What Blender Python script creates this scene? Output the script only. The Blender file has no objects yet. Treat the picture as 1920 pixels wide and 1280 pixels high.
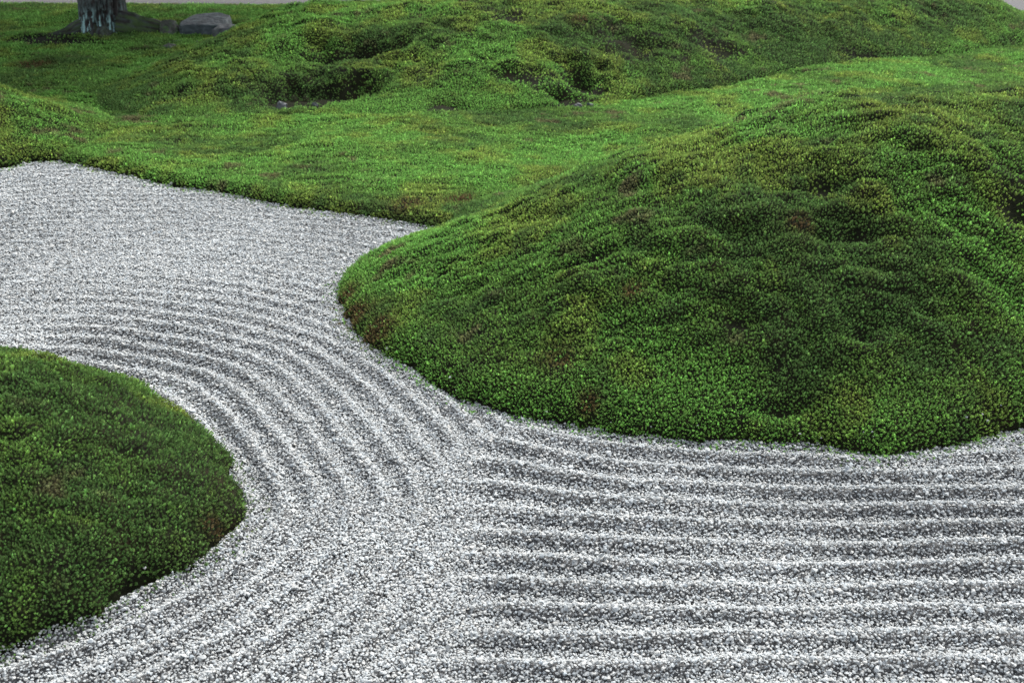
import bpy, bmesh, math
import numpy as np
from mathutils import Vector

# ------------------------------------------------------------------ camera, sky, sun, exposure
scene = bpy.context.scene
C = scene.collection
cam_d = bpy.data.cameras.new('camera')
cam = bpy.data.objects.new('camera', cam_d)
C.objects.link(cam)
cam.location = (0, 0, 2.2)
cam.rotation_euler = (math.radians(90 - 24), 0, 0)
cam_d.sensor_width = 36.0
cam_d.lens = 18 / math.tan(math.radians(25))
cam_d.clip_start = 0.05
cam_d.clip_end = 3000
cam_d.dof.use_dof = True
cam_d.dof.focus_distance = 4.6
cam_d.dof.aperture_fstop = 5.0
scene.camera = cam

SUN_AZ, SUN_EL = math.radians(28), math.radians(48)      # clockwise from +Y (behind the garden)
world = bpy.data.worlds.new('World')
scene.world = world
world.use_nodes = True
wn = world.node_tree
bg = wn.nodes['Background']
sky = wn.nodes.new('ShaderNodeTexSky')
sky.sky_type = 'NISHITA'
sky.sun_disc = False
sky.sun_elevation = SUN_EL
sky.sun_rotation = SUN_AZ
sky.air_density = 1.0
sky.dust_density = 4.0
hsv = wn.nodes.new('ShaderNodeHueSaturation')               # cloud cover takes the blue out of the sky
hsv.inputs['Saturation'].default_value = 0.30
wn.links.new(sky.outputs['Color'], hsv.inputs['Color'])
wn.links.new(hsv.outputs['Color'], bg.inputs['Color'])
bg.inputs['Strength'].default_value = 0.12

sun_d = bpy.data.lights.new('sun', 'SUN')
sun_d.energy = 1.5
sun_d.angle = math.radians(16)
sun_d.color = (1.0, 0.97, 0.92)
sun = bpy.data.objects.new('sun', sun_d)
C.objects.link(sun)
_sd = Vector((math.sin(SUN_AZ) * math.cos(SUN_EL), math.cos(SUN_AZ) * math.cos(SUN_EL), math.sin(SUN_EL)))
sun.rotation_euler = _sd.to_track_quat('Z', 'Y').to_euler()
sun.location = _sd * 30

vs = scene.view_settings
vs.view_transform = 'Standard'
vs.look = 'None'
vs.gamma = 1.0
vs.use_curve_mapping = False
vs.exposure = 1.8
scene.cycles.use_denoising = True
scene.cycles.max_bounces = 5

# ------------------------------------------------------------------ numpy helpers
rng = np.random.default_rng(7)
_TAB = np.random.default_rng(3).random((256, 256))

def vnoise(x, y, s=0):
    x = np.asarray(x, float) + s * 17.31; y = np.asarray(y, float) + s * 9.77
    xi = np.floor(x).astype(int); yi = np.floor(y).astype(int)
    fx = x - xi; fy = y - yi
    fx = fx * fx * fx * (fx * (fx * 6 - 15) + 10); fy = fy * fy * fy * (fy * (fy * 6 - 15) + 10)
    a = _TAB[xi & 255, yi & 255]; b = _TAB[(xi + 1) & 255, yi & 255]
    c = _TAB[xi & 255, (yi + 1) & 255]; d = _TAB[(xi + 1) & 255, (yi + 1) & 255]
    return (a * (1 - fx) + b * fx) * (1 - fy) + (c * (1 - fx) + d * fx) * fy - 0.5

def fbm(x, y, f, octs=4, s=0, gain=0.5):
    t = 0; a = 1.0
    ca, sa = math.cos(0.6), math.sin(0.6)
    for k in range(octs):
        t = t + a * vnoise(x * f, y * f, s + k)
        x, y = x * ca - y * sa, x * sa + y * ca
        f *= 2.03; a *= gain
    return t

def sstep(a, b, x):
    t = np.clip((x - a) / (b - a), 0, 1)
    return t * t * (3 - 2 * t)

def smooth_poly(pts, n=4):
    """closed Catmull-Rom through the points"""
    p = np.array(pts, float); m = len(p); out = []
    for i in range(m):
        p0, p1, p2, p3 = p[i - 1], p[i], p[(i + 1) % m], p[(i + 2) % m]
        for k in range(n):
            t = k / n
            out.append(0.5 * (2 * p1 + (p2 - p0) * t + (2 * p0 - 5 * p1 + 4 * p2 - p3) * t * t + (3 * p1 - p0 - 3 * p2 + p3) * t ** 3))
    return np.array(out)

def sdist_exact(poly, x, y):
    """signed distance to a closed polygon, positive inside"""
    sh = np.shape(x); x = np.ravel(x); y = np.ravel(y)
    out = np.empty(len(x))
    a = poly; b = np.roll(poly, -1, 0); e = b - a; ee = (e ** 2).sum(1) + 1e-12
    for k in range(0, len(x), 3000):
        px = x[k:k + 3000, None]; py = y[k:k + 3000, None]
        wx = px - a[:, 0]; wy = py - a[:, 1]
        t = np.clip((wx * e[:, 0] + wy * e[:, 1]) / ee, 0, 1)
        d = np.sqrt(((wx - t * e[:, 0]) ** 2 + (wy - t * e[:, 1]) ** 2).min(1))
        c = ((a[:, 1] > py) != (b[:, 1] > py)) & (px < e[:, 0] * (py - a[:, 1]) / (e[:, 1] + 1e-12) + a[:, 0])
        out[k:k + 3000] = np.where(c.sum(1) % 2 == 1, d, -d)
    return out.reshape(sh)

_GX0, _GX1, _GY0, _GY1, _GS = -14.4, 14.4, 1.2, 18.8, 0.05
_SD = {}
def sdist(poly, x, y):
    """signed distance read from a table kept for each outline"""
    key = id(poly)
    if key not in _SD:
        gx = np.arange(_GX0, _GX1 + _GS, _GS); gy = np.arange(_GY0, _GY1 + _GS, _GS)
        X, Y = np.meshgrid(gx, gy, indexing='ij')
        lo = poly.min(0) - 1.2; hi = poly.max(0) + 1.2
        k = (X > lo[0]) & (X < hi[0]) & (Y > lo[1]) & (Y < hi[1])
        k |= (X > -7.2) & (X < 5.4) & (Y < 8.9)
        D = np.full(X.shape, -2.0); D[k] = sdist_exact(poly, X[k], Y[k])
        _SD[key] = D
    D = _SD[key]
    u = np.clip((np.asarray(x, float) - _GX0) / _GS, 0, D.shape[0] - 1.001); v = np.clip((np.asarray(y, float) - _GY0) / _GS, 0, D.shape[1] - 1.001)
    i = u.astype(int); j = v.astype(int); fu = u - i; fv = v - j
    return (D[i, j] * (1 - fu) + D[i + 1, j] * fu) * (1 - fv) + (D[i, j + 1] * (1 - fu) + D[i + 1, j + 1] * fu) * fv

class TPS:
    """thin plate spline through scattered heights"""
    def __init__(self, pts, lam=0.002):
        p = np.array(pts, float); self.c = p[:, :2]; n = len(p)
        K = self._k(((self.c[:, None] - self.c[None]) ** 2).sum(2)) + lam * np.eye(n)
        Pm = np.c_[np.ones(n), self.c]
        A = np.block([[K, Pm], [Pm.T, np.zeros((3, 3))]])
        s = np.linalg.solve(A, np.r_[p[:, 2], 0, 0, 0]); self.w, self.a = s[:n], s[n:]
    def _k(self, r2):
        return 0.5 * r2 * np.log(r2 + 1e-12)
    def __call__(self, x, y):
        sh = np.shape(x); x = np.ravel(x); y = np.ravel(y)
        out = np.empty(len(x))
        for k in range(0, len(x), 40000):
            X = x[k:k + 40000]; Y = y[k:k + 40000]
            out[k:k + 40000] = self._k((X[:, None] - self.c[:, 0]) ** 2 + (Y[:, None] - self.c[:, 1]) ** 2) @ self.w + self.a[0] + self.a[1] * X + self.a[2] * Y
        return out.reshape(sh)

# ------------------------------------------------------------------ lie of the land (metres, camera foot at 0,0)
# large mound on the right
M1_FRONT = [(-0.42, 6.60), (-0.67, 6.35), (-0.85, 6.1), (-0.94, 5.83), (-0.95, 5.63), (-0.9, 5.36), (-0.83, 5.14), (-0.67, 4.85), (-0.5, 4.64),
            (-0.31, 4.41), (-0.19, 4.3), (-0.02, 4.18), (0.11, 4.11), (0.22, 4.07), (0.38, 4.02), (0.63, 3.95), (0.87, 3.93), (1.07, 3.92),
            (1.24, 3.92), (1.35, 3.85), (1.47, 3.82), (1.62, 3.84), (1.79, 3.89), (1.97, 3.96), (2.13, 4.02), (2.51, 4.21), (3.06, 4.58)]
M1_BACK = [(3.9, 5.2), (4.4, 6.2), (4.1, 7.1), (3.2, 7.7), (2.3, 7.8), (1.4, 7.75), (0.6, 7.5), (0.0, 7.15), (-0.35, 6.9)]
M1_POLY = smooth_poly(M1_FRONT + M1_BACK, 3)
M1_T = TPS([(x, y, 0.0) for x, y in M1_FRONT] + [(x, y, 0.04) for x, y in M1_BACK] +
           [(-0.31, 6.75, 0.06), (0.13, 6.6, 0.25), (0.45, 6.45, 0.42), (0.75, 6.3, 0.57), (1.04, 6.2, 0.69), (1.31, 6.1, 0.80),
            (1.58, 6.0, 0.88), (1.86, 6.0, 0.91), (2.15, 6.0, 0.93), (2.59, 6.0, 0.95), (3.08, 6.1, 0.9), (3.6, 6.2, 0.7),
            (-0.45, 5.7, 0.22), (-0.1, 5.2, 0.28), (0.5, 4.9, 0.43), (1.2, 4.75, 0.50), (1.9, 4.75, 0.52), (2.6, 5.0, 0.55)])
# low mound at the lower left
M2_EDGE = [(-2.46, 4.60), (-2.3, 4.58), (-2.13, 4.54), (-1.95, 4.45), (-1.80, 4.41), (-1.63, 4.40), (-1.52, 4.25), (-1.38, 4.12), (-1.28, 3.99),
           (-1.17, 3.86), (-1.1, 3.71), (-1.02, 3.56), (-0.96, 3.43), (-0.96, 3.32), (-1.01, 3.27), (-1.02, 3.19), (-1.08, 3.08), (-1.19, 2.96),
           (-1.28, 2.82), (-1.34, 2.75), (-1.39, 2.71), (-1.49, 2.67), (-1.54, 2.65), (-1.69, 2.61), (-2.0, 2.6), (-2.5, 2.7), (-3.0, 3.0),
           (-3.35, 3.6), (-3.3, 4.2), (-2.9, 4.55)]
M2_POLY = smooth_poly(M2_EDGE, 3)
M2_T = TPS([(x, y, 0.0) for x, y in M2_EDGE] + [(-1.45, 3.5, 0.20), (-1.7, 3.95, 0.23), (-2.1, 4.05, 0.29), (-2.2, 3.4, 0.33), (-1.75, 3.1, 0.24), (-2.7, 3.7, 0.33)])
# long mound across the back
B_FRONT = [(-4.6, 11.2), (-4.13, 10.5), (-3.34, 9.63), (-2.59, 9.42), (-2.24, 9.53), (-1.89, 9.6), (-1.2, 9.42), (-0.61, 9.57), (0.19, 9.9), (0.68, 9.99),
           (1.23, 10.53), (2.07, 10.96), (3.03, 11.68), (4.36, 12.3), (5.52, 12.99), (6.95, 14.3)]
B_BACK = [(7.3, 15.3), (6.4, 16.0), (4.6, 15.8), (2.7, 15.2), (0.6, 14.7), (-1.2, 14.5), (-2.4, 14.2), (-3.1, 13.3), (-3.75, 12.5), (-4.3, 11.9)]
B_POLY = smooth_poly(B_FRONT + B_BACK, 3)
B_T = TPS([(x, y, 0.06) for x, y in B_FRONT] + [(x, y, 0.06) for x, y in B_BACK] +
          [(-3.61, 12.0, 0.17), (-3.26, 12.3, 0.31), (-2.87, 12.4, 0.41), (-2.58, 12.5, 0.53), (-2.12, 12.6, 0.65), (-1.53, 12.6, 0.68), (-0.65, 12.6, 0.69),
           (0.24, 12.6, 0.69), (1.44, 12.8, 0.66), (2.71, 13.2, 0.62), (4.13, 13.8, 0.55), (5.28, 14.3, 0.49), (6.21, 14.6, 0.44), (6.67, 14.6, 0.22),
           (-1.6, 11.0, 0.40), (0.0, 11.2, 0.42), (1.6, 11.8, 0.42)])
# little mound at the left edge
L_EDGE = [(-3.57, 8.36), (-3.35, 8.6), (-3.3, 9.1), (-3.6, 9.8), (-4.4, 10.3), (-5.4, 10.2), (-6.1, 9.3), (-6.0, 8.2), (-5.3, 7.75), (-4.6, 7.78), (-4.2, 7.98), (-3.89, 8.15), (-3.73, 8.33)]
L_POLY = smooth_poly(L_EDGE, 3)
L_T = TPS([(x, y, 0.02) for x, y in L_EDGE] + [(-4.6, 9.0, 0.38), (-5.1, 8.8, 0.42), (-4.0, 9.0, 0.20)])
# moss lawn behind the gravel
FAR = [(-12, 6.9), (-8, 7.1), (-6.2, 7.5), (-4.84, 7.68), (-4.37, 7.89), (-3.89, 8.15), (-3.73, 8.35), (-3.57, 8.38), (-3.37, 8.27), (-3.06, 8.09), (-2.56, 7.75), (-2.11, 7.52),
       (-1.69, 7.29), (-1.29, 7.07), (-0.86, 6.90), (-0.36, 6.66)]
LAWN_POLY = np.array(FAR + [(0.3, 6.2), (3.0, 6.0), (4.2, 6.2), (7, 7.5), (14, 9), (14, 16.5), (8, 16.7), (2, 17.2), (-3, 17.4), (-6, 17.5), (-14, 17.8)])

HOLLOWS = {  # x, y, half width, half depth, depth of the pit
    'B': [(-2.12, 10.17, .20, .20, .20), (-1.62, 10.26, .29, .22, .22), (-1.53, 11.05, .42, .18, .17), (-0.57, 9.81, .16, .14, .07), (0.65, 10.72, .19, .28, .22),
          (0.62, 10.16, .17, .20, .10), (1.18, 11.5, .34, .26, .07), (2.14, 11.8, .34, .22, .06), (0.08, 10.5, .28, .12, .05), (0.0, 11.8, .2, .2, .04), (3.89, 12.2, .3, .2, .04)],
    'M1': [(1.60, 4.82, .17, .07, .055), (1.51, 4.31, .08, .06, .04), (1.12, 4.03, .14, .04, .04), (0.38, 4.89, .16, .05, .03), (-0.35, 5.24, .08, .04, .025), (2.38, 4.99, .16, .08, .04),
           (1.49, 5.1, .12, .07, .03), (0.98, 4.39, .14, .07, .025)],
    'M2': [],
}
BROWN = [(1.33, 4.87, .07), (0.19, 4.37, .12), (0.31, 4.11, .07), (-0.9, 5.4, .13), (-0.82, 5.15, .14), (-0.66, 4.9, .12), (-0.36, 7.1, .14), (-0.67, 6.99, .16), (-1.04, 3.23, .06),
         (0.72, 11.77, .16), (-5.2, 12.14, .25), (0.55, 4.62, .08)]   # x, y, radius of dead, rust-brown moss

def hollow(key, x, y):
    h = 0
    for (cx, cy, rx, ry, dz) in HOLLOWS[key]:
        h = h + dz * np.exp(-(((x - cx) / rx) ** 2 + ((y - cy) / ry) ** 2) ** 1.2 * (1 + 1.4 * np.clip(fbm(x, y, 6, 2, 47), -.5, .5)))
    return h

def edge_bank(d, h, w):
    return np.where(d > 0, h * np.sqrt(np.clip(d / w, 0, 1)), 3 * d)

def near(poly, m=0.35):
    lo = poly.min(0) - m; hi = poly.max(0) + m
    def deco(f):
        def g(x, y):
            x, y = np.broadcast_arrays(np.asarray(x, float), np.asarray(y, float))
            k = (x > lo[0]) & (x < hi[0]) & (y > lo[1]) & (y < hi[1])
            z = np.full(x.shape, -1.0); d = np.full(x.shape, -1.0)
            if k.any(): z[k], d[k] = f(x[k], y[k])
            return z, d
        return g
    return deco

@near(M1_POLY)
def z_m1(x, y):
    d = sdist(M1_POLY, x, y) + 0.03 * fbm(x, y, 6, 2, 5) + 0.028 * fbm(x, y, 22, 2, 4)
    lump = 0.055 * fbm(x + y * 0.5, y, 1.4, 3, 1) + 0.04 * np.abs(fbm(x + .6 * y, y, 3.0, 3, 3)) + 0.055 * np.abs(fbm(x * .65, y * 1.2, 8.5, 2, 2)) - .02
    return np.where(d > 0, np.maximum(M1_T(x, y), 0) + lump * sstep(0, 0.5, d) + edge_bank(d, 0.06, 0.10) - hollow('M1', x, y), 3 * d), d

@near(M2_POLY)
def z_m2(x, y):
    d = sdist(M2_POLY, x, y) + 0.055 * fbm(x, y, 7, 2, 6) + 0.028 * fbm(x, y, 22, 2, 4)
    lump = 0.04 * fbm(x, y, 2.6, 3, 8) + 0.06 * np.abs(fbm(x, y, 8, 2, 9)) - .01 - hollow('M2', x, y)
    return np.where(d > 0, np.maximum(M2_T(x, y), 0) + lump * sstep(0, 0.3, d) + edge_bank(d, 0.07, 0.10), 3 * d), d

@near(B_POLY)
def z_b(x, y):
    d = sdist(B_POLY, x, y)
    lump = 0.12 * fbm(x, y, 0.8, 3, 11) + 0.12 * np.abs(fbm(x, y, 1.4, 3, 12)) + 0.07 * np.abs(fbm(x * .7, y * 1.2, 6, 2, 13)) - .04
    return np.where(d > -0.2, np.maximum(B_T(x, y), 0.02) * 1.07 + lump * sstep(0, 1.0, d) - hollow('B', x, y) - 0.05 * sstep(0.15, 0, d), 0.0), d + 0.1

@near(L_POLY)
def z_l(x, y):
    d = sdist(L_POLY, x, y) + 0.03 * fbm(x, y, 6, 2, 15) + 0.028 * fbm(x, y, 22, 2, 4)
    return np.where(d > 0, np.maximum(L_T(x, y), 0) + (0.07 * fbm(x, y, 1.5, 3, 16) + 0.06 * np.abs(fbm(x * .7, y * 1.2, 6, 2, 17))) * sstep(0, .5, d) + edge_bank(d, 0.06, 0.1), 3 * d), d

def z_lawn(x, y):
    d = sdist(LAWN_POLY, x, y) + 0.02 * fbm(x, y, 6, 2, 21) + 0.028 * fbm(x, y, 22, 2, 4)
    return np.where(d > 0, edge_bank(d, 0.07, 0.08) + 0.07 * fbm(x, y, 0.8, 4, 22) * sstep(0, 1.2, d) + 0.04 * np.abs(fbm(x * .6, y * 1.2, 5.5, 2, 23)) * sstep(0, .3, d), 3 * d), d

RIDGE = 0.124
RAKE_POLY = smooth_poly([(-2.46, 4.62), (-1.95, 4.52), (-1.58, 4.34), (-1.28, 3.99), (-1.02, 3.56), (-0.95, 3.35), (-1.05, 3.1), (-1.28, 2.82), (-1.6, 2.62), (-2.0, 2.58), (-2.5, 2.7), (-3.1, 3.1), (-3.35, 3.7), (-3.1, 4.4)], 4)
M1F = np.array(M1_FRONT)
def z_gravel(x, y):
    """raked ridges: round the low mound on the left, along the big mound and then straight on the right"""
    wob = 0.05 * fbm(x, y, 1.1, 2, 31) + 0.010 * fbm(x, y, 4.5, 2, 32)
    dA = -sdist(RAKE_POLY, x, y)
    ax = np.array([-0.6, -0.2, 0.2, 0.6, 1.0, 1.5, 2.1, 2.8, 3.6]); ay = np.array([4.62, 4.28, 4.08, 3.97, 3.92, 3.90, 3.97, 4.3, 4.9])
    yb = np.interp(x, ax, ay)
    yb = sum(np.interp(x + o, ax, ay) for o in (-0.3, -0.2, -0.1, 0, 0.1, 0.2, 0.3)) / 7
    gap = np.maximum(yb - y, 0)
    dB = 3.93 - y + (yb - 3.93) * np.exp(-(gap / 0.75) ** 1.5)
    seam = -0.20 + 0.05 * fbm(x * 0, y, 2.0, 2, 33) + np.where(y < 2.8, -(2.8 - y) * 0.15, 0)
    seam = np.where(y > 3.9, -0.2 + (y - 3.9) * 1.6, seam)
    seam = seam + .10 * fbm(x * 0, y, 5.5, 2, 34)
    w = sstep(-0.13, 0.13, x - seam)
    amp = 0.0138 * (0.9 + 1.0 * fbm(x, y, 1.5, 3, 35))
    def prof(d):
        ph = (d + wob) / RIDGE
        s = 0.5 + 0.5 * np.cos(2 * math.pi * ph)
        return s ** 1.9 * 2.25 - 0.8
    a = prof(dA) * (1 - 0.72 * sstep(4.8, 6.4, y)) * 0.85
    b = prof(dB)
    calm = 1 - 0.55 * np.exp(-((x - seam) / 0.10) ** 2)
    rim = .25 + .75 * sstep(0, .12, -sdist(M1_POLY, x, y))
    return amp * (a * (1 - w) + b * w) * calm * rim + 0.012 * fbm(x, y, 2.2, 3, 37) + 0.004 * fbm(x, y, 14, 3, 38)

# ------------------------------------------------------------------ materials
def new_mat(name):
    m = bpy.data.materials.new(name); m.use_nodes = True
    return m, m.node_tree.nodes, m.node_tree.links, m.node_tree.nodes['Principled BSDF']

def ramp(nodes, stops):
    r = nodes.new('ShaderNodeValToRGB'); e = r.color_ramp.elements
    e[0].position, e[0].color = stops[0][0], (*stops[0][1], 1)
    e[1].position, e[1].color = stops[-1][0], (*stops[-1][1], 1)
    for p, c in stops[1:-1]:
        k = e.new(p); k.color = (*c, 1)
    return r

def noise_mat(name, scale, stops, rough=0.9, bump=0.0, bscale=None, detail=6, spec=0.3):
    m, n, l, b = new_mat(name)
    tc = n.new('ShaderNodeTexCoord')
    t = n.new('ShaderNodeTexNoise'); t.inputs['Scale'].default_value = scale; t.inputs['Detail'].default_value = detail
    l.new(tc.outputs['Object'], t.inputs['Vector'])
    r = ramp(n, stops); l.new(t.outputs['Fac'], r.inputs['Fac']); l.new(r.outputs['Color'], b.inputs['Base Color'])
    b.inputs['Roughness'].default_value = rough; b.inputs['Specular IOR Level'].default_value = spec
    if bump:
        t2 = n.new('ShaderNodeTexNoise'); t2.inputs['Scale'].default_value = bscale or scale * 4; t2.inputs['Detail'].default_value = 8
        l.new(tc.outputs['Object'], t2.inputs['Vector'])
        bp = n.new('ShaderNodeBump'); bp.inputs['Strength'].default_value = bump; bp.inputs['Distance'].default_value = 0.02
        l.new(t2.outputs['Fac'], bp.inputs['Height']); l.new(bp.outputs['Normal'], b.inputs['Normal'])
    return m

def instance_mat(name, rough, spec, trans=0.0):
    m, n, l, b = new_mat(name)
    a = n.new('ShaderNodeAttribute'); a.attribute_type = 'INSTANCER'; a.attribute_name = 'col'
    src = a.outputs['Color']
    if trans:                                            # young leaves at the tip are paler; a highlight is painted in too
        y_ = n.new('ShaderNodeAttribute'); y_.attribute_name = 'young_highlight'
        hs = n.new('ShaderNodeHueSaturation'); hs.inputs['Saturation'].default_value = .84; hs.inputs['Value'].default_value = 1.75
        l.new(src, hs.inputs['Color'])
        mc = n.new('ShaderNodeMix'); mc.data_type = 'RGBA'
        l.new(y_.outputs['Fac'], mc.inputs['Factor']); l.new(src, mc.inputs['A']); l.new(hs.outputs['Color'], mc.inputs['B'])
        src = mc.outputs['Result']
    l.new(src, b.inputs['Base Color'])
    b.inputs['Roughness'].default_value = rough; b.inputs['Specular IOR Level'].default_value = spec
    if trans:
        tr = n.new('ShaderNodeBsdfTranslucent'); l.new(src, tr.inputs['Color'])
        mx = n.new('ShaderNodeMixShader'); mx.inputs['Fac'].default_value = trans
        l.new(b.outputs['BSDF'], mx.inputs[1]); l.new(tr.outputs['BSDF'], mx.inputs[2])
        l.new(mx.outputs['Shader'], n['Material Output'].inputs['Surface'])
    return m

MAT_MOSS = instance_mat('moss_leaf', 0.75, 0.08, 0.28)
MAT_PEBBLE = instance_mat('granite_chip', 0.9, 0.1)
MAT_PEAT = noise_mat('peat_under_moss', 9, [(0.3, (0.006, 0.006, 0.004)), (0.55, (0.009, 0.011, 0.005)), (0.8, (0.014, 0.009, 0.006))], 1.0, 0.6, 60, spec=0.05)
MAT_SAND = noise_mat('granite_sand', 220, [(0.3, (0.05, 0.051, 0.052)), (0.55, (0.14, 0.143, 0.145)), (0.75, (0.25, 0.25, 0.25))], 0.95, 0.8, 320)
MAT_PATH = noise_mat('trodden_path', 30, [(0.3, (0.035, 0.035, 0.037)), (0.7, (0.06, 0.06, 0.062))], 0.95, 0.3, 150)
MAT_GROUND = noise_mat('earth', 0.8, [(0.3, (0.05, 0.06, 0.03)), (0.7, (0.09, 0.085, 0.05))], 0.95, 0.3, 20)

# ------------------------------------------------------------------ object helpers
def tag(o, label=None, cat=None, group=None, kind=None):
    if label: o['label'] = label
    if cat: o['category'] = cat
    if group: o['group'] = group
    if kind: o['kind'] = kind
    return o

def mesh_obj(name, verts, faces, mat, parent=None, smooth=False):
    me = bpy.data.meshes.new(name)
    me.from_pydata([tuple(v) for v in verts], [], [tuple(f) for f in faces])
    me.update()
    if smooth:
        me.polygons.foreach_set('use_smooth', np.ones(len(me.polygons), bool))
    if mat: me.materials.append(mat)
    o = bpy.data.objects.new(name, me); C.objects.link(o)
    if parent: o.parent = parent
    return o

def field_obj(name, zf, box, step, mat, dmin, sink=0.0, parent=None):
    """height field clipped to its footprint"""
    x0, x1, y0, y1 = box
    xs = np.arange(x0, x1 + step, step); ys = np.arange(y0, y1 + step, step)
    X, Y = np.meshgrid(xs, ys, indexing='ij')
    r = zf(X, Y)
    Z, D = r if isinstance(r, tuple) else (r, np.ones_like(X))
    Z = np.maximum(Z, -0.12) - sink
    nx, ny = X.shape
    idx = np.arange(nx * ny).reshape(nx, ny)
    keep = (np.maximum(np.maximum(D[:-1, :-1], D[1:, :-1]), np.maximum(D[:-1, 1:], D[1:, 1:])) > dmin)
    q = np.stack([idx[:-1, :-1], idx[1:, :-1], idx[1:, 1:], idx[:-1, 1:]], -1)[keep]
    used = np.unique(q); mp = -np.ones(nx * ny, int); mp[used] = np.arange(len(used))
    V = np.stack([X.ravel()[used], Y.ravel()[used], Z.ravel()[used]], 1); q = mp[q]
    me = bpy.data.meshes.new(name)
    me.vertices.add(len(V)); me.vertices.foreach_set('co', V.astype(np.float32).ravel())
    me.loops.add(q.size); me.loops.foreach_set('vertex_index', q.astype(np.int32).ravel())
    me.polygons.add(len(q)); me.polygons.foreach_set('loop_start', np.arange(0, q.size, 4, dtype=np.int32))
    me.polygons.foreach_set('use_smooth', np.ones(len(q), bool))
    me.update(calc_edges=True)
    me.materials.append(mat)
    o = bpy.data.objects.new(name, me); C.objects.link(o)
    if parent: o.parent = parent
    return o

def scatter(name, pts, rot, scl, col, idx, sources, parent=None):
    """one 'stuff' object: every point carries a small real mesh"""
    me = bpy.data.meshes.new(name)
    me.vertices.add(len(pts)); me.vertices.foreach_set('co', np.ascontiguousarray(pts, np.float32).ravel())
    def attr(n, t, key, v):
        a = me.attributes.new(n, t, 'POINT'); a.data.foreach_set(key, np.ascontiguousarray(v).ravel())
    attr('rot', 'FLOAT_VECTOR', 'vector', rot.astype(np.float32))
    attr('scl', 'FLOAT_VECTOR', 'vector', scl.astype(np.float32))
    attr('col', 'FLOAT_COLOR', 'color', np.c_[col, np.ones(len(col))].astype(np.float32))
    attr('idx', 'INT', 'value', idx.astype(np.int32))
    o = bpy.data.objects.new(name, me); C.objects.link(o)
    if parent: o.parent = parent
    g = bpy.data.node_groups.new(name + '_scatter', 'GeometryNodeTree')
    g.interface.new_socket('Geometry', in_out='INPUT', socket_type='NodeSocketGeometry')
    g.interface.new_socket('Geometry', in_out='OUTPUT', socket_type='NodeSocketGeometry')
    N, L = g.nodes, g.links
    gi = N.new('NodeGroupInput'); go = N.new('NodeGroupOutput')
    ci = N.new('GeometryNodeCollectionInfo'); ci.inputs['Collection'].default_value = sources
    ci.inputs['Separate Children'].default_value = True; ci.inputs['Reset Children'].default_value = True
    ip = N.new('GeometryNodeInstanceOnPoints'); ip.inputs['Pick Instance'].default_value = True
    def na(n, t):
        a = N.new('GeometryNodeInputNamedAttribute'); a.data_type = t; a.inputs['Name'].default_value = n
        return a.outputs['Attribute']
    e2r = N.new('FunctionNodeEulerToRotation')
    L.new(na('rot', 'FLOAT_VECTOR'), e2r.inputs[0]); L.new(e2r.outputs[0], ip.inputs['Rotation'])
    L.new(na('scl', 'FLOAT_VECTOR'), ip.inputs['Scale']); L.new(na('idx', 'INT'), ip.inputs['Instance Index'])
    L.new(gi.outputs[0], ip.inputs['Points']); L.new(ci.outputs[0], ip.inputs['Instance']); L.new(ip.outputs[0], go.inputs[0])
    md = o.modifiers.new('scatter', 'NODES'); md.node_group = g
    return o

def source_collection(name, meshes):
    col = bpy.data.collections.new(name)          # never linked to the scene: only the scatter reads it
    for i, me in enumerate(meshes):
        col.objects.link(bpy.data.objects.new('%s_%02d' % (name, i), me))
    return col

# ------------------------------------------------------------------ source meshes
def moss_shoot(seed, n_out=9, n_in=5, spread=0.52):
    r = np.random.default_rng(seed); V = []; Fc = []; T = []
    def leaf(a, rad, z0, z1, w, bow, tip):
        T.extend([tip * .4, tip * .8, tip * .8, tip])
        ca, sa = math.cos(a), math.sin(a); k = len(V)
        m = 0.55
        V.append((0.04 * ca, 0.04 * sa, z0))
        zm = z0 + (z1 - z0) * bow
        V.append((rad * m * ca - w * sa, rad * m * sa + w * ca, zm)); V.append((rad * m * ca + w * sa, rad * m * sa - w * ca, zm))
        V.append((rad * ca, rad * sa, z1))
        Fc.extend([(k, k + 2, k + 1), (k + 1, k + 2, k + 3)])
    for i in range(n_out):
        leaf(2 * math.pi * (i + r.uniform(-.3, .3)) / n_out, spread * r.uniform(.8, 1.15), r.uniform(.3, .5), r.uniform(.55, .8), 0.075, r.uniform(.7, 1.0), .4)
    for i in range(n_in):
        leaf(2 * math.pi * (i + r.uniform(-.3, .3)) / n_in + .4, spread * r.uniform(.4, .6), r.uniform(.5, .6), r.uniform(.9, 1.05), 0.075, r.uniform(.5, .7), 1.0)
    for i in range(3):                               # lower skirt of older leaves
        leaf(2 * math.pi * i / 3 + r.uniform(0, 1), spread * .7, 0.0, .35, 0.09, .8, 0.0)
    me = bpy.data.meshes.new('moss_shoot'); me.from_pydata(V, [], Fc); me.update(); me.materials.append(MAT_MOSS)
    me.attributes.new('young_highlight', 'FLOAT', 'POINT').data.foreach_set('value', np.array(T, np.float32))
    return me

def granite_chip(seed):
    r = np.random.default_rng(seed)
    p = r.normal(size=(13, 3)); p /= np.linalg.norm(p, axis=1)[:, None]
    p *= r.uniform(.42, .56, (13, 1)); p *= np.array([1.0, r.uniform(.7, .95), r.uniform(.5, .75)])
    bm = bmesh.new()
    for v in p: bm.verts.new(v)
    bmesh.ops.convex_hull(bm, input=bm.verts)
    bmesh.ops.delete(bm, geom=[v for v in bm.verts if not v.link_faces], context='VERTS')
    me = bpy.data.meshes.new('granite_chip'); bm.to_mesh(me); bm.free(); me.materials.append(MAT_PEBBLE)
    return me

SHOOTS = source_collection('moss_shoots', [moss_shoot(s) for s in range(8)])
CHIPS = source_collection('granite_chips', [granite_chip(100 + s) for s in range(12)])

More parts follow.
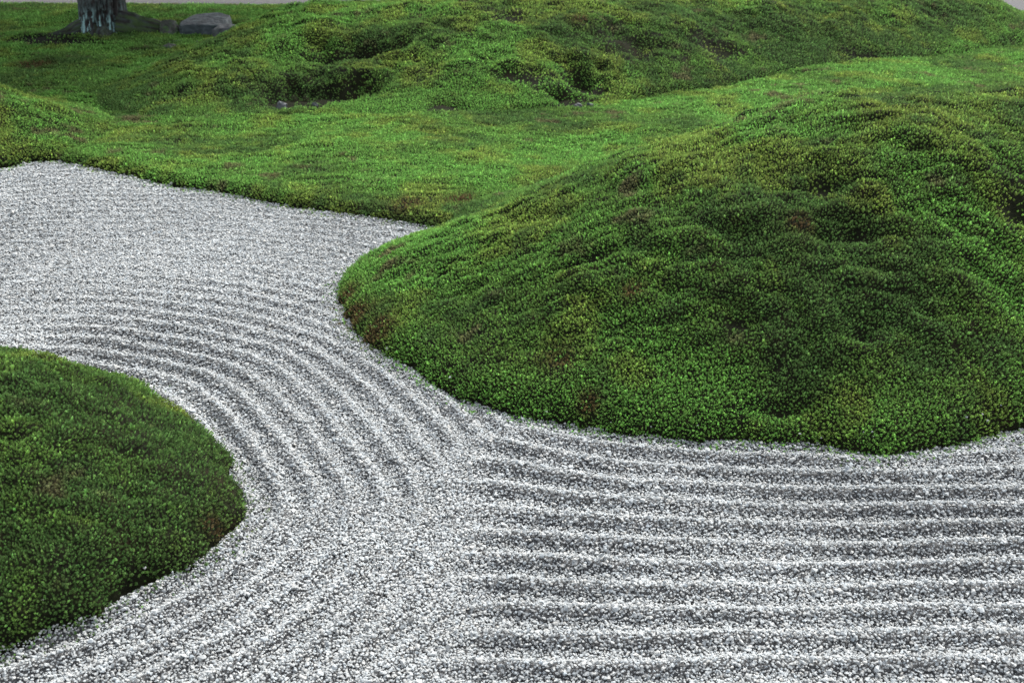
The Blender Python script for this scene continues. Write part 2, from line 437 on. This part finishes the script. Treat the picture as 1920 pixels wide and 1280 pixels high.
# ------------------------------------------------------------------ scattering
_P = math.radians(24); _F = 960 / math.tan(math.radians(25))
def in_reach(x, y, z=0.0, side=0.6, my=200):
    """within the view or about a step beside it: nothing further out needs single shoots and chips"""
    dz = z - 2.2
    dep = y * math.cos(_P) - dz * math.sin(_P)
    up = y * math.sin(_P) + dz * math.cos(_P)
    dep = np.maximum(dep, 0.1)
    px = 960 + x / dep * _F; py = 640 - up / dep * _F
    mx = side * _F / dep
    return (px > -mx) & (px < 1920 + mx) & (py < 1280 + my)

def jitter_points(box, spacing_of_r):
    """jittered points in distance bands, spacing growing with distance"""
    x0, x1, y0, y1 = box; out = []; sp = []
    r = max(0.5, math.hypot(0, y0)); rmax = math.hypot(max(abs(x0), abs(x1)), y1)
    while r < rmax:
        r2 = r * 1.12; s = spacing_of_r(r * 1.06)
        xs = np.arange(max(x0, -r2), min(x1, r2), s); ys = np.arange(y0, min(y1, r2), s)
        if len(xs) and len(ys):
            X, Y = np.meshgrid(xs, ys, indexing='ij')
            X = X + (np.arange(len(ys)) % 2)[None] * s * .5
            X = X.ravel() + rng.uniform(-.48, .48, X.size) * s; Y = Y.ravel() + rng.uniform(-.48, .48, Y.size) * s
            R = np.hypot(X, Y); k = (R >= r) & (R < r2) & in_reach(X, Y)
            out.append(np.c_[X[k], Y[k]]); sp.append(np.full(k.sum(), s))
        r = r2
    return np.concatenate(out), np.concatenate(sp)

def euler_for(n, spin):
    c, s = np.cos(-spin), np.sin(-spin)
    nx = n[:, 0] * c - n[:, 1] * s; ny = n[:, 0] * s + n[:, 1] * c
    return np.c_[np.arcsin(np.clip(-ny, -1, 1)), np.arctan2(nx, n[:, 2]), spin]

def lerp(a, b, t):
    return a * (1 - t[:, None]) + b * t[:, None]

GREEN = np.array([0.078, 0.180, 0.024]); BRIGHT = np.array([0.090, 0.255, 0.030]); OLIVE = np.array([0.160, 0.225, 0.026])
DEEP = np.array([0.048, 0.125, 0.026]); BROWNISH = np.array([0.115, 0.115, 0.052]); RUST = np.array([0.080, 0.052, 0.020])

def moss(parent, zf, box, mood, key=None, holes=(), seed=0, dmin=0.0, spacing=lambda r: 0.0052 + 0.00075 * r):
    P, sp = jitter_points(box, spacing)
    x, y = P[:, 0], P[:, 1]
    z, d = zf(x, y)
    k = (d > dmin) | ((d > dmin - .10) & (rng.random(len(x)) < .45 * np.exp((d - dmin) / .035)))
    if dmin <= 0: z = np.maximum(z, np.where((d < .03) & (y < 8.6), z_gravel(x, y) + .002, z))
    for h in holes:
        k &= ~h(x, y, z)
    if key:
        hm = 0; hw = 1.0 if key == 'B' else .6
        for (cx, cy, rx, ry, dz) in HOLLOWS[key]:
            hm = np.maximum(hm, np.exp(-(((x - cx) / (rx * hw)) ** 2 + ((y - cy) / (ry * hw)) ** 2) ** 1.2 * np.maximum(1 + 1.6 * fbm(x, y, 7, 2, 44), .1)))
        k &= rng.random(len(x)) > 1.0 * hm - 0.1
    bald = fbm(x, y, 2.3, 4, seed + 40)                              # thin spots
    k &= rng.random(len(x)) > 0.35 * sstep(0.28, 0.55, bald)
    k &= in_reach(x, y, z)
    x, y, z, sp = x[k], y[k], z[k], sp[k]; n = len(x)
    e = 0.02
    z0 = zf(x, y)[0]; zx = (zf(x + e, y)[0] - z0) / e; zy = (zf(x, y + e)[0] - z0) / e
    zx = np.clip(zx, -1.2, 1.2); zy = np.clip(zy, -1.2, 1.2)
    vis = (-zx * -x - zy * -y + (2.2 - z)) / np.sqrt(x * x + y * y + 4) > -.10          # slopes turned well away are never seen
    x, y, z, sp, zx, zy = x[vis], y[vis], z[vis], sp[vis], zx[vis], zy[vis]; n = len(x)
    nr = np.c_[-0.7 * zx, -0.7 * zy, np.ones(n)] + rng.normal(0, .22, (n, 3)) * [1, 1, 0]
    nr /= np.linalg.norm(nr, axis=1)[:, None]
    f1 = fbm(x, y, 1.1, 4, seed + 50); f2 = fbm(x, y, 2.7, 4, seed + 60); f3 = fbm(x, y, 9, 2, seed + 70)
    col = lerp(np.tile(GREEN, (n, 1)), np.tile(BRIGHT, (n, 1)), sstep(-.15, .45, f1 + mood.get('bright', 0)))
    col = lerp(col, OLIVE[None], mood.get('olive_w', .6) * sstep(-.1, .4, f2 + mood.get('olive', 0) + mood.get('crest', 0) * (z - .45)))
    col = lerp(col, DEEP[None], mood.get('deep_w', .8) * sstep(0.0, .45, -f1 + .6 * f3 + mood.get('deep', 0)))
    col = lerp(col, BROWNISH[None], .85 * sstep(.1, .5, f3 * .7 - f2 + mood.get('brown', 0)))
    for (cx, cy, r) in BROWN:
        w = np.exp(-(((x - cx) ** 2 + (y - cy) ** 2) / (.8 * r) ** 2) * 1.2) * (1 + 1.2 * f3)
        col = lerp(col, RUST[None], np.clip(w * 1.2, 0, .9) * (rng.random(n) < .8))
    col = col * mood.get('dim', 1.0) * rng.lognormal(-.04, mood.get('var', .36), (n, 1)) * (1 + rng.normal(0, .06, (n, 3)))
    col = np.clip(col * [.98, .87, .86], 0.004, .5)
    s = sp * rng.lognormal(mood.get('size', 0.12), .22, n)
    hgt = s * rng.uniform(.9, 1.6, n) * mood.get('tall', 1.0)
    o = scatter('moss', np.c_[x, y, z - 0.15 * hgt + rng.normal(0, .12, n) * s], euler_for(nr, rng.uniform(0, 2 * math.pi, n)), np.c_[s, s, hgt], col, rng.integers(0, 8, n), SHOOTS, parent)
    tag(o, kind='stuff')
    print('moss', n)
    return o

# ------------------------------------------------------------------ ground, path, gravel
o = mesh_obj('ground', [(-900, -300, -0.16), (900, -300, -0.16), (900, 2500, -0.16), (-900, 2500, -0.16)], [(0, 1, 2, 3)], MAT_GROUND)
tag(o, kind='structure')
o = field_obj('path', lambda x, y: 0.03 + 0.02 * fbm(x, y, .7, 3, 80), (-30, 30, 16.5, 40), 0.5, MAT_PATH, 0)
tag(o, kind='structure')
o = field_obj('gravel_bed', lambda x, y: (z_gravel(x, y) - 0.010, np.minimum(-sdist(LAWN_POLY, x, y), np.minimum(-sdist(M1_POLY, x, y), -sdist(M2_POLY, x, y)))), (-7, 5.2, 1.6, 8.7), 0.022, MAT_SAND, -0.15)
tag(o, kind='structure')

P, sp = jitter_points((-6.5, 4.8, 1.9, 8.6), lambda r: 0.0063 + 0.0005 * r)
x, y = P[:, 0], P[:, 1]
zs_, ds_ = [], []
for f in (z_m1, z_m2, z_lawn, z_l):
    zz, dd = f(x, y); zs_.append(np.where(dd > 0, zz, -1)); ds_.append(dd)
dm = np.max(ds_, 0); zm = np.max(zs_, 0)
k = (dm < 0.015) | ((dm < .08) & (y < 6) & (rng.random(len(x)) < .025 * np.exp(-dm / .03)))      # some chips spill onto the moss edge
x, y, sp, dm, zm = x[k], y[k], sp[k], dm[k], zm[k]; n = len(x)
z = np.maximum(z_gravel(x, y), np.where(dm > .015, zm + .006, -1))
top = rng.random(n) < 0.15
s = sp * rng.lognormal(0.38, .28, n)
z = z + np.where(top, .3 * s, 0) + rng.normal(0, .16, n) * s
tone = rng.random(n)
base = np.where(tone < .03, rng.uniform(.05, .12, n), np.where(tone < .20, rng.uniform(.25, .31, n), rng.uniform(.32, .37, n)))
base = base * (1 + .16 * fbm(x, y, 1.6, 3, 90))
warm = rng.normal(0, .02, n)
col = np.c_[base * (.955 + warm), base * 1.0, base * (1.0 - warm)]
o = scatter('gravel', np.c_[x, y, z], np.c_[rng.normal(0, .38, n), rng.normal(0, .38, n), rng.uniform(0, 2 * math.pi, n)], np.c_[s, s, s * .9], np.clip(col, .01, .8), rng.integers(0, 12, n), CHIPS)
tag(o, 'pale grey granite gravel raked into curving ridges between the moss mounds', 'gravel', kind='stuff')
print('gravel', n)

# ------------------------------------------------------------------ moss lawn and mounds
o = field_obj('moss_lawn', z_lawn, (-12, 12, 6, 18.2), 0.06, MAT_PEAT, -0.05)
tag(o, kind='structure')
lawn = o
moss(lawn, z_lawn, (-9, 11, 6, 18.2), dict(bright=.25, olive=-.08, deep=-.12, brown=-.32, size=.22),
     holes=[lambda x, y, z: sdist(M1_POLY, x, y) > .12, lambda x, y, z: sdist(B_POLY, x, y) > .15, lambda x, y, z: sdist(L_POLY, x, y) > .12, lambda x, y, z: (x > -1.8) & (x < 5.8) & (y > 13.6),
            lambda x, y, z: (((x + 5.6) / .7) ** 2 + ((y - 13.8) / .45) ** 2) < (1 + 1.6 * fbm(x, y, 3, 3, 77)) * rng.uniform(.35, 1.25, len(x)) - (rng.random(len(x)) < .08)], seed=0)

o = field_obj('moss_mound', z_m1, (-1.1, 4.6, 3.7, 8.0), 0.025, MAT_PEAT, -0.05)
tag(o, 'large rounded moss mound rising out of the gravel on the right', 'moss mound', 'moss mounds')
moss(o, z_m1, (-1.2, 4.6, 3.7, 8.0), dict(bright=.12, olive=-.02, crest=.7, deep=.06, brown=-.38, size=.14, tall=1.2), 'M1', seed=3)

o = field_obj('moss_mound', z_m2, (-3.5, -0.8, 2.4, 5.1), 0.025, MAT_PEAT, -0.05)
tag(o, 'low dark moss mound at the lower left, ringed by raked gravel', 'moss mound', 'moss mounds')
moss(o, z_m2, (-3.5, -0.8, 2.4, 5.1), dict(bright=-.15, olive=.02, deep=.12, brown=-.4, tall=1.4, size=.12, dim=.85, var=.42), 'M2', seed=6)

o = field_obj('moss_mound', z_b, (-5, 7.6, 9.2, 16.2), 0.05, MAT_PEAT, -0.05)
tag(o, 'long uneven moss bank with dark hollows stretching across the back', 'moss mound', 'moss mounds')
moss(o, z_b, (-5, 7.6, 9.2, 16.2), dict(bright=.1, olive=.04, crest=.4, deep=.05, brown=-.38, size=.2), 'B', seed=9)

o = field_obj('moss_mound', z_l, (-6.3, -3.1, 7.6, 10.5), 0.04, MAT_PEAT, -0.05)
tag(o, 'small moss mound at the left edge behind the gravel', 'moss mound', 'moss mounds')
moss(o, z_l, (-6.3, -3.1, 7.6, 10.5), dict(bright=-.05, olive=.05, deep=.0, brown=-.1, size=.15), seed=12)

# ------------------------------------------------------------------ stones
def stone_mat(name, dark, mid, pale, lichen, lw):
    m, n, l, b = new_mat(name)
    tc = n.new('ShaderNodeTexCoord')
    t = n.new('ShaderNodeTexNoise'); t.inputs['Scale'].default_value = 7; t.inputs['Detail'].default_value = 9
    l.new(tc.outputs['Object'], t.inputs['Vector'])
    r = ramp(n, [(.3, dark), (.5, mid), (.75, pale)]); l.new(t.outputs['Fac'], r.inputs['Fac'])
    t2 = n.new('ShaderNodeTexNoise'); t2.inputs['Scale'].default_value = 16; t2.inputs['Detail'].default_value = 6
    l.new(tc.outputs['Object'], t2.inputs['Vector'])
    r2 = ramp(n, [(.52, (0, 0, 0)), (.62, (lw, lw, lw))]); l.new(t2.outputs['Fac'], r2.inputs['Fac'])
    mx = n.new('ShaderNodeMix'); mx.data_type = 'RGBA'
    l.new(r2.outputs['Color'], mx.inputs['Factor']); l.new(r.outputs['Color'], mx.inputs['A']); mx.inputs['B'].default_value = (*lichen, 1)
    l.new(mx.outputs['Result'], b.inputs['Base Color'])
    bp = n.new('ShaderNodeBump'); bp.inputs['Strength'].default_value = 1.0; bp.inputs['Distance'].default_value = .04
    l.new(t2.outputs['Fac'], bp.inputs['Height']); l.new(bp.outputs['Normal'], b.inputs['Normal'])
    b.inputs['Roughness'].default_value = .75
    return m
MAT_SLATE = stone_mat('blue_grey_stone', (.012, .018, .021), (.032, .046, .052), (.052, .070, .077), (.07, .10, .10), .5)
MAT_PALE = stone_mat('pale_grey_stone', (.024, .028, .032), (.06, .068, .073), (.10, .108, .112), (.06, .085, .06), .4)
MAT_MOSSY = stone_mat('mossy_stone', (.02, .024, .018), (.06, .065, .055), (.13, .14, .13), (.05, .11, .03), .85)

def stone(name, loc, pts, mat, label, cat='stone', group=None, rz=0.0, rough=.012, seed=0, cuts=4):
    bm = bmesh.new()
    for p in pts: bm.verts.new(p)
    bmesh.ops.convex_hull(bm, input=bm.verts)
    bmesh.ops.delete(bm, geom=[v for v in bm.verts if not v.link_faces], context='VERTS')
    bmesh.ops.dissolve_limit(bm, angle_limit=.12, verts=bm.verts, edges=bm.edges)
    size = max(v.co.length for v in bm.verts)
    bmesh.ops.bevel(bm, geom=list(bm.edges), offset=size * .022, segments=1, affect='EDGES')
    bmesh.ops.triangulate(bm, faces=bm.faces)
    bmesh.ops.subdivide_edges(bm, edges=[e for e in bm.edges if e.calc_length() > size * .25], cuts=cuts, use_grid_fill=True)
    bmesh.ops.triangulate(bm, faces=bm.faces)
    co = np.array([v.co for v in bm.verts])
    dx = fbm(co[:, 0] + co[:, 2] * 1.3, co[:, 1] - co[:, 2], 5 / max(size, .1), 4, seed) * rough * 2
    bm.normal_update()
    for v, d in zip(bm.verts, dx): v.co += v.normal * d
    me = bpy.data.meshes.new(name); bm.to_mesh(me); bm.free(); me.materials.append(mat)
    o = bpy.data.objects.new(name, me); C.objects.link(o); o.location = loc; o.rotation_euler.z = rz
    return tag(o, label, cat, group)

def blob_pts(w, dpt, h, seed, n=16):
    r = np.random.default_rng(seed)
    a = r.uniform(0, 2 * math.pi, n); t = r.uniform(0, 1, n)
    k = np.sqrt(1 - (t * .9) ** 2) * r.uniform(.8, 1, n)
    p = np.c_[w / 2 * np.cos(a) * k, dpt / 2 * np.sin(a) * k, h * t]
    q = np.c_[w / 2 * .9 * np.cos(a[:8]), dpt / 2 * .9 * np.sin(a[:8]), np.full(8, -.08)]
    return np.r_[p, q]

G0 = .055
stone('slab_stone', (-3.90, 14.40, G0), [(-.30, -.14, -.1), (.22, -.16, -.1), (.30, .3, -.1), (-.26, .34, -.1), (-.31, -.12, .12), (-.20, -.19, .17), (.20, -.18, .16), (.27, -.05, .17),
      (.26, .28, .225), (.08, .36, .25), (-.20, .33, .235), (-.33, .06, .165)], MAT_SLATE, 'flat topped blue grey slab stone lying on the lawn beside the tree', seed=1, rough=.006)
stone('block_stone', (-3.56, 14.12, G0), [(-.16, -.12, -.1), (.18, -.12, -.1), (.18, .16, -.1), (-.14, .16, -.1), (-.17, -.09, .13), (-.05, -.14, .15), (.08, -.10, .17), (.15, .05, .16), (.0, .14, .18),
      (-.13, .1, .17), (.19, -.04, .06), (.13, -.13, .05)], MAT_PALE, 'pale grey faceted block stone touching the right end of the slab', seed=2, rough=.008)
stone('mossy_stone', (-4.36, 14.36, G0), blob_pts(.31, .3, .23, 5), MAT_MOSSY, 'small rounded mossy stone at the left end of the slab stone', seed=3)
stone('mossy_stone', (-4.08, 13.32, G0 - .02), blob_pts(.30, .24, .12, 8), MAT_MOSSY, 'dark mossy stone half sunk in the lawn in front of the slab', seed=4)
stone('flat_stone', (-4.10, 13.75, G0), blob_pts(.16, .2, .05, 12), MAT_PALE, 'thin pale flat stone lying between tree root and slab', seed=5, rough=.005)
stone('flat_stone', (-3.86, 13.72, G0), blob_pts(.13, .16, .045, 13), MAT_PALE, 'smallest pale flat stone just below the slab stone', seed=6, rough=.005)
stone('hollow_stone', (0.60, 10.06, .03), blob_pts(.12, .1, .09, 21), MAT_PALE, 'grey stone showing in the dark hollow in the middle of the back bank', seed=7, rough=.008)
stone('hollow_stone', (0.72, 10.12, .03), blob_pts(.09, .09, .08, 22), MAT_SLATE, 'smaller grey stone at the right side of the middle hollow', seed=8, rough=.006)
stone('hollow_stone', (-2.10, 10.02, .06), blob_pts(.13, .1, .07, 23), MAT_PALE, 'small pale stone at the lip of the left hollow in the back bank', seed=9, rough=.006)
stone('hollow_stone', (-1.80, 10.05, .07), blob_pts(.07, .07, .06, 24), MAT_PALE, 'tiny pale stone between the two left hollows of the back bank', seed=10, rough=.005)

# ------------------------------------------------------------------ tree
def vcol_mat(name, rough=.9, bump=.5, bscale=60):
    m, n, l, b = new_mat(name)
    a = n.new('ShaderNodeAttribute'); a.attribute_name = 'col'
    tc = n.new('ShaderNodeTexCoord')
    t = n.new('ShaderNodeTexNoise'); t.inputs['Scale'].default_value = bscale; t.inputs['Detail'].default_value = 6
    l.new(tc.outputs['Object'], t.inputs['Vector'])
    mx = n.new('ShaderNodeMix'); mx.data_type = 'RGBA'; mx.blend_type = 'MULTIPLY'; mx.inputs['Factor'].default_value = .6
    l.new(a.outputs['Color'], mx.inputs['A']); l.new(t.outputs['Fac'], mx.inputs['B'])
    r = n.new('ShaderNodeBrightContrast'); r.inputs['Bright'].default_value = 0.0
    l.new(mx.outputs['Result'], r.inputs['Color']); l.new(r.outputs['Color'], b.inputs['Base Color'])
    bp = n.new('ShaderNodeBump'); bp.inputs['Strength'].default_value = bump; bp.inputs['Distance'].default_value = .01
    l.new(t.outputs['Fac'], bp.inputs['Height']); l.new(bp.outputs['Normal'], b.inputs['Normal'])
    b.inputs['Roughness'].default_value = rough
    return m
MAT_BARK = vcol_mat('lichened_bark')

def tube(name, path, radii, seg, parent, mat, bark=.02, lichen=.5, seed=0, mossy=0.0):
    path = np.array(path, float); n = len(path)
    V = np.empty((n, seg, 3)); Cc = np.empty((n, seg, 3))
    acc = np.r_[0, np.cumsum(np.linalg.norm(np.diff(path, axis=0), axis=1))]
    for i in range(n):
        t = path[min(i + 1, n - 1)] - path[max(i - 1, 0)]; t /= np.linalg.norm(t)
        u = np.cross(t, [0, 1, 0.3]); u /= np.linalg.norm(u); v = np.cross(t, u)
        a = np.linspace(0, 2 * math.pi, seg, endpoint=False)
        R = radii[i]
        # plates: stretched ridged noise on the unrolled bark, wrapped by a cylinder lookup
        cx, cy = np.cos(a) * 5.5, np.sin(a) * 5.5
        f = np.abs(fbm(cx * 1.6 + acc[i] * 1.6, cy * 1.6 + acc[i] * 4.2, 1.0, 3, seed + 3)); g = fbm(cx * 2.2, cy * 2.2 + acc[i] * 3.4, 1.0, 3, seed + 8)
        plate = sstep(.03, .16, f)
        rr = R * (1 + .06 * np.cos(a * 3 + seed)) + bark * (plate - .6) * min(1, R / .12)
        V[i] = path[i] + rr[:, None] * (np.cos(a)[:, None] * u + np.sin(a)[:, None] * v)
        base = np.array([.016, .013, .012]) * (1 + .5 * g)[:, None]
        lw = plate * sstep(-.22, .0, fbm(cx * 4, cy * 4 + acc[i] * 14, 1.0, 2, seed + 14)) * sstep(-.45, -.1, g) * lichen * (1 - .85 * sstep(.34, .52, acc[i] + .12 * g))
        Cc[i] = lerp(base, np.array([[.20, .34, .335]]), lw)
        if mossy:
            Cc[i] = lerp(Cc[i], np.array([[.030, .058, .013]]), mossy * sstep(-.2, .2, g))
    F = [(i * seg + j, i * seg + (j + 1) % seg, (i + 1) * seg + (j + 1) % seg, (i + 1) * seg + j) for i in range(n - 1) for j in range(seg)]
    F.append(tuple((n - 1) * seg + j for j in range(seg)))
    o = mesh_obj(name, V.reshape(-1, 3), F, mat, parent, smooth=True)
    at = o.data.attributes.new('col', 'FLOAT_COLOR', 'POINT')
    at.data.foreach_set('color', np.c_[np.clip(Cc.reshape(-1, 3) * 1.6, 0, 1), np.ones(n * seg)].astype(np.float32).ravel())
    return o

tree = bpy.data.objects.new('pine_tree', None); C.objects.link(tree); tree.location = (-5.2, 14.45, .04)
tag(tree, 'thick tree trunk with pale blue green lichen on its bark, top left', 'tree')
zs = np.r_[np.linspace(-.12, 1.2, 90), np.linspace(1.25, 6.2, 50)]
px_ = -.02 + .10 * np.sin(zs * .9) * sstep(.6, 3, zs) + .12 * sstep(2, 6, zs)
rad = .285 * (1 - .10 * zs) * (1 - .45 * sstep(3.5, 6.2, zs)) + .13 * np.exp(-np.maximum(zs + .05, 0) / .09)
tube('trunk', np.c_[px_, .05 * np.sin(zs), zs], rad, 150, tree, MAT_BARK, .045, 1.0, 2)
ROOTS = [([(.18, -.05, .16), (.36, -.02, .13), (.52, 0, .10), (.66, .02, .07), (.76, .03, .02), (.82, .03, -.06)], [.17, .15, .12, .11, .09, .05], 1.0),
         ([(-.15, -.1, .12), (-.36, -.2, .06), (-.6, -.33, .02), (-.9, -.4, -.05)], [.13, .08, .05, .03], .6),
         ([(.02, -.18, .1), (.06, -.36, .03), (.16, -.55, -.04)], [.14, .10, .06], .3),
         ([(-.2, .1, .12), (-.45, .2, .04), (-.7, .22, -.05)], [.14, .10, .06], .3)]
for i, (p, r, ms) in enumerate(ROOTS):
    p = np.array(p); t = np.linspace(0, len(p) - 1, 26); q = np.c_[[np.interp(t, range(len(p)), p[:, k]) for k in range(3)]].T
    tube('root', q, np.interp(t, range(len(p)), r) * (1 + .25 * fbm(t, t * 0 + i, 1.3, 3, 60)), 40, tree, MAT_BARK, .035, .1, 20 + i, ms)
MAT_NEEDLE = noise_mat('pine_needles', 3, [(.3, (.020, .050, .016)), (.7, (.045, .095, .028))], .6)
r_ = np.random.default_rng(5); CV = []; CF = []
for i in range(26):  # unseen crown: limbs hung low and stretched back to shade the lawn
    z0 = 1.6 + i * .13; a = i * 2.4; Ln = (2.7 - .02 * i) * (1 + 1.0 * max(0, math.sin(a + .3)))
    p = np.array([[px_[-1] * .6, 0, z0], [math.cos(a) * Ln * .5, math.sin(a) * Ln * .5, z0 + .45], [math.cos(a) * Ln, math.sin(a) * Ln, z0 + .5 + .1 * math.sin(i)]])
    t = np.linspace(0, 2, 14); q = np.c_[[np.interp(t, range(3), p[:, k]) for k in range(3)]].T
    tube('limb', q, np.linspace(.10, .03, 14), 10, tree, MAT_BARK, .006, .3, 40 + i)
    nc = int(Ln * 2.2)
    for c in range(nc):
        fc = .25 + .75 * c / (nc - 1)
        cc = p[2] * fc + p[0] * (1 - fc) + r_.normal(0, .35, 3) * [1, 1, .4] + [0, 0, .25]
        m_ = 420
        d = r_.normal(size=(m_, 3)); d /= np.linalg.norm(d, axis=1)[:, None]; d[:, 2] = np.abs(d[:, 2]) * .8
        b0 = cc + r_.normal(0, 1, (m_, 3)) * [.36, .36, .10]; sd = np.cross(d, [.3, .2, 1]); sd = sd / (np.linalg.norm(sd, axis=1)[:, None] + 1e-6) * .035
        k0 = len(CV); CV += list(np.stack([b0 - sd, b0 + sd, b0 + d * .28], 1).reshape(-1, 3)); CF += [(k0 + 3 * j, k0 + 3 * j + 1, k0 + 3 * j + 2) for j in range(m_)]
mesh_obj('crown', CV, CF, MAT_NEEDLE, tree)
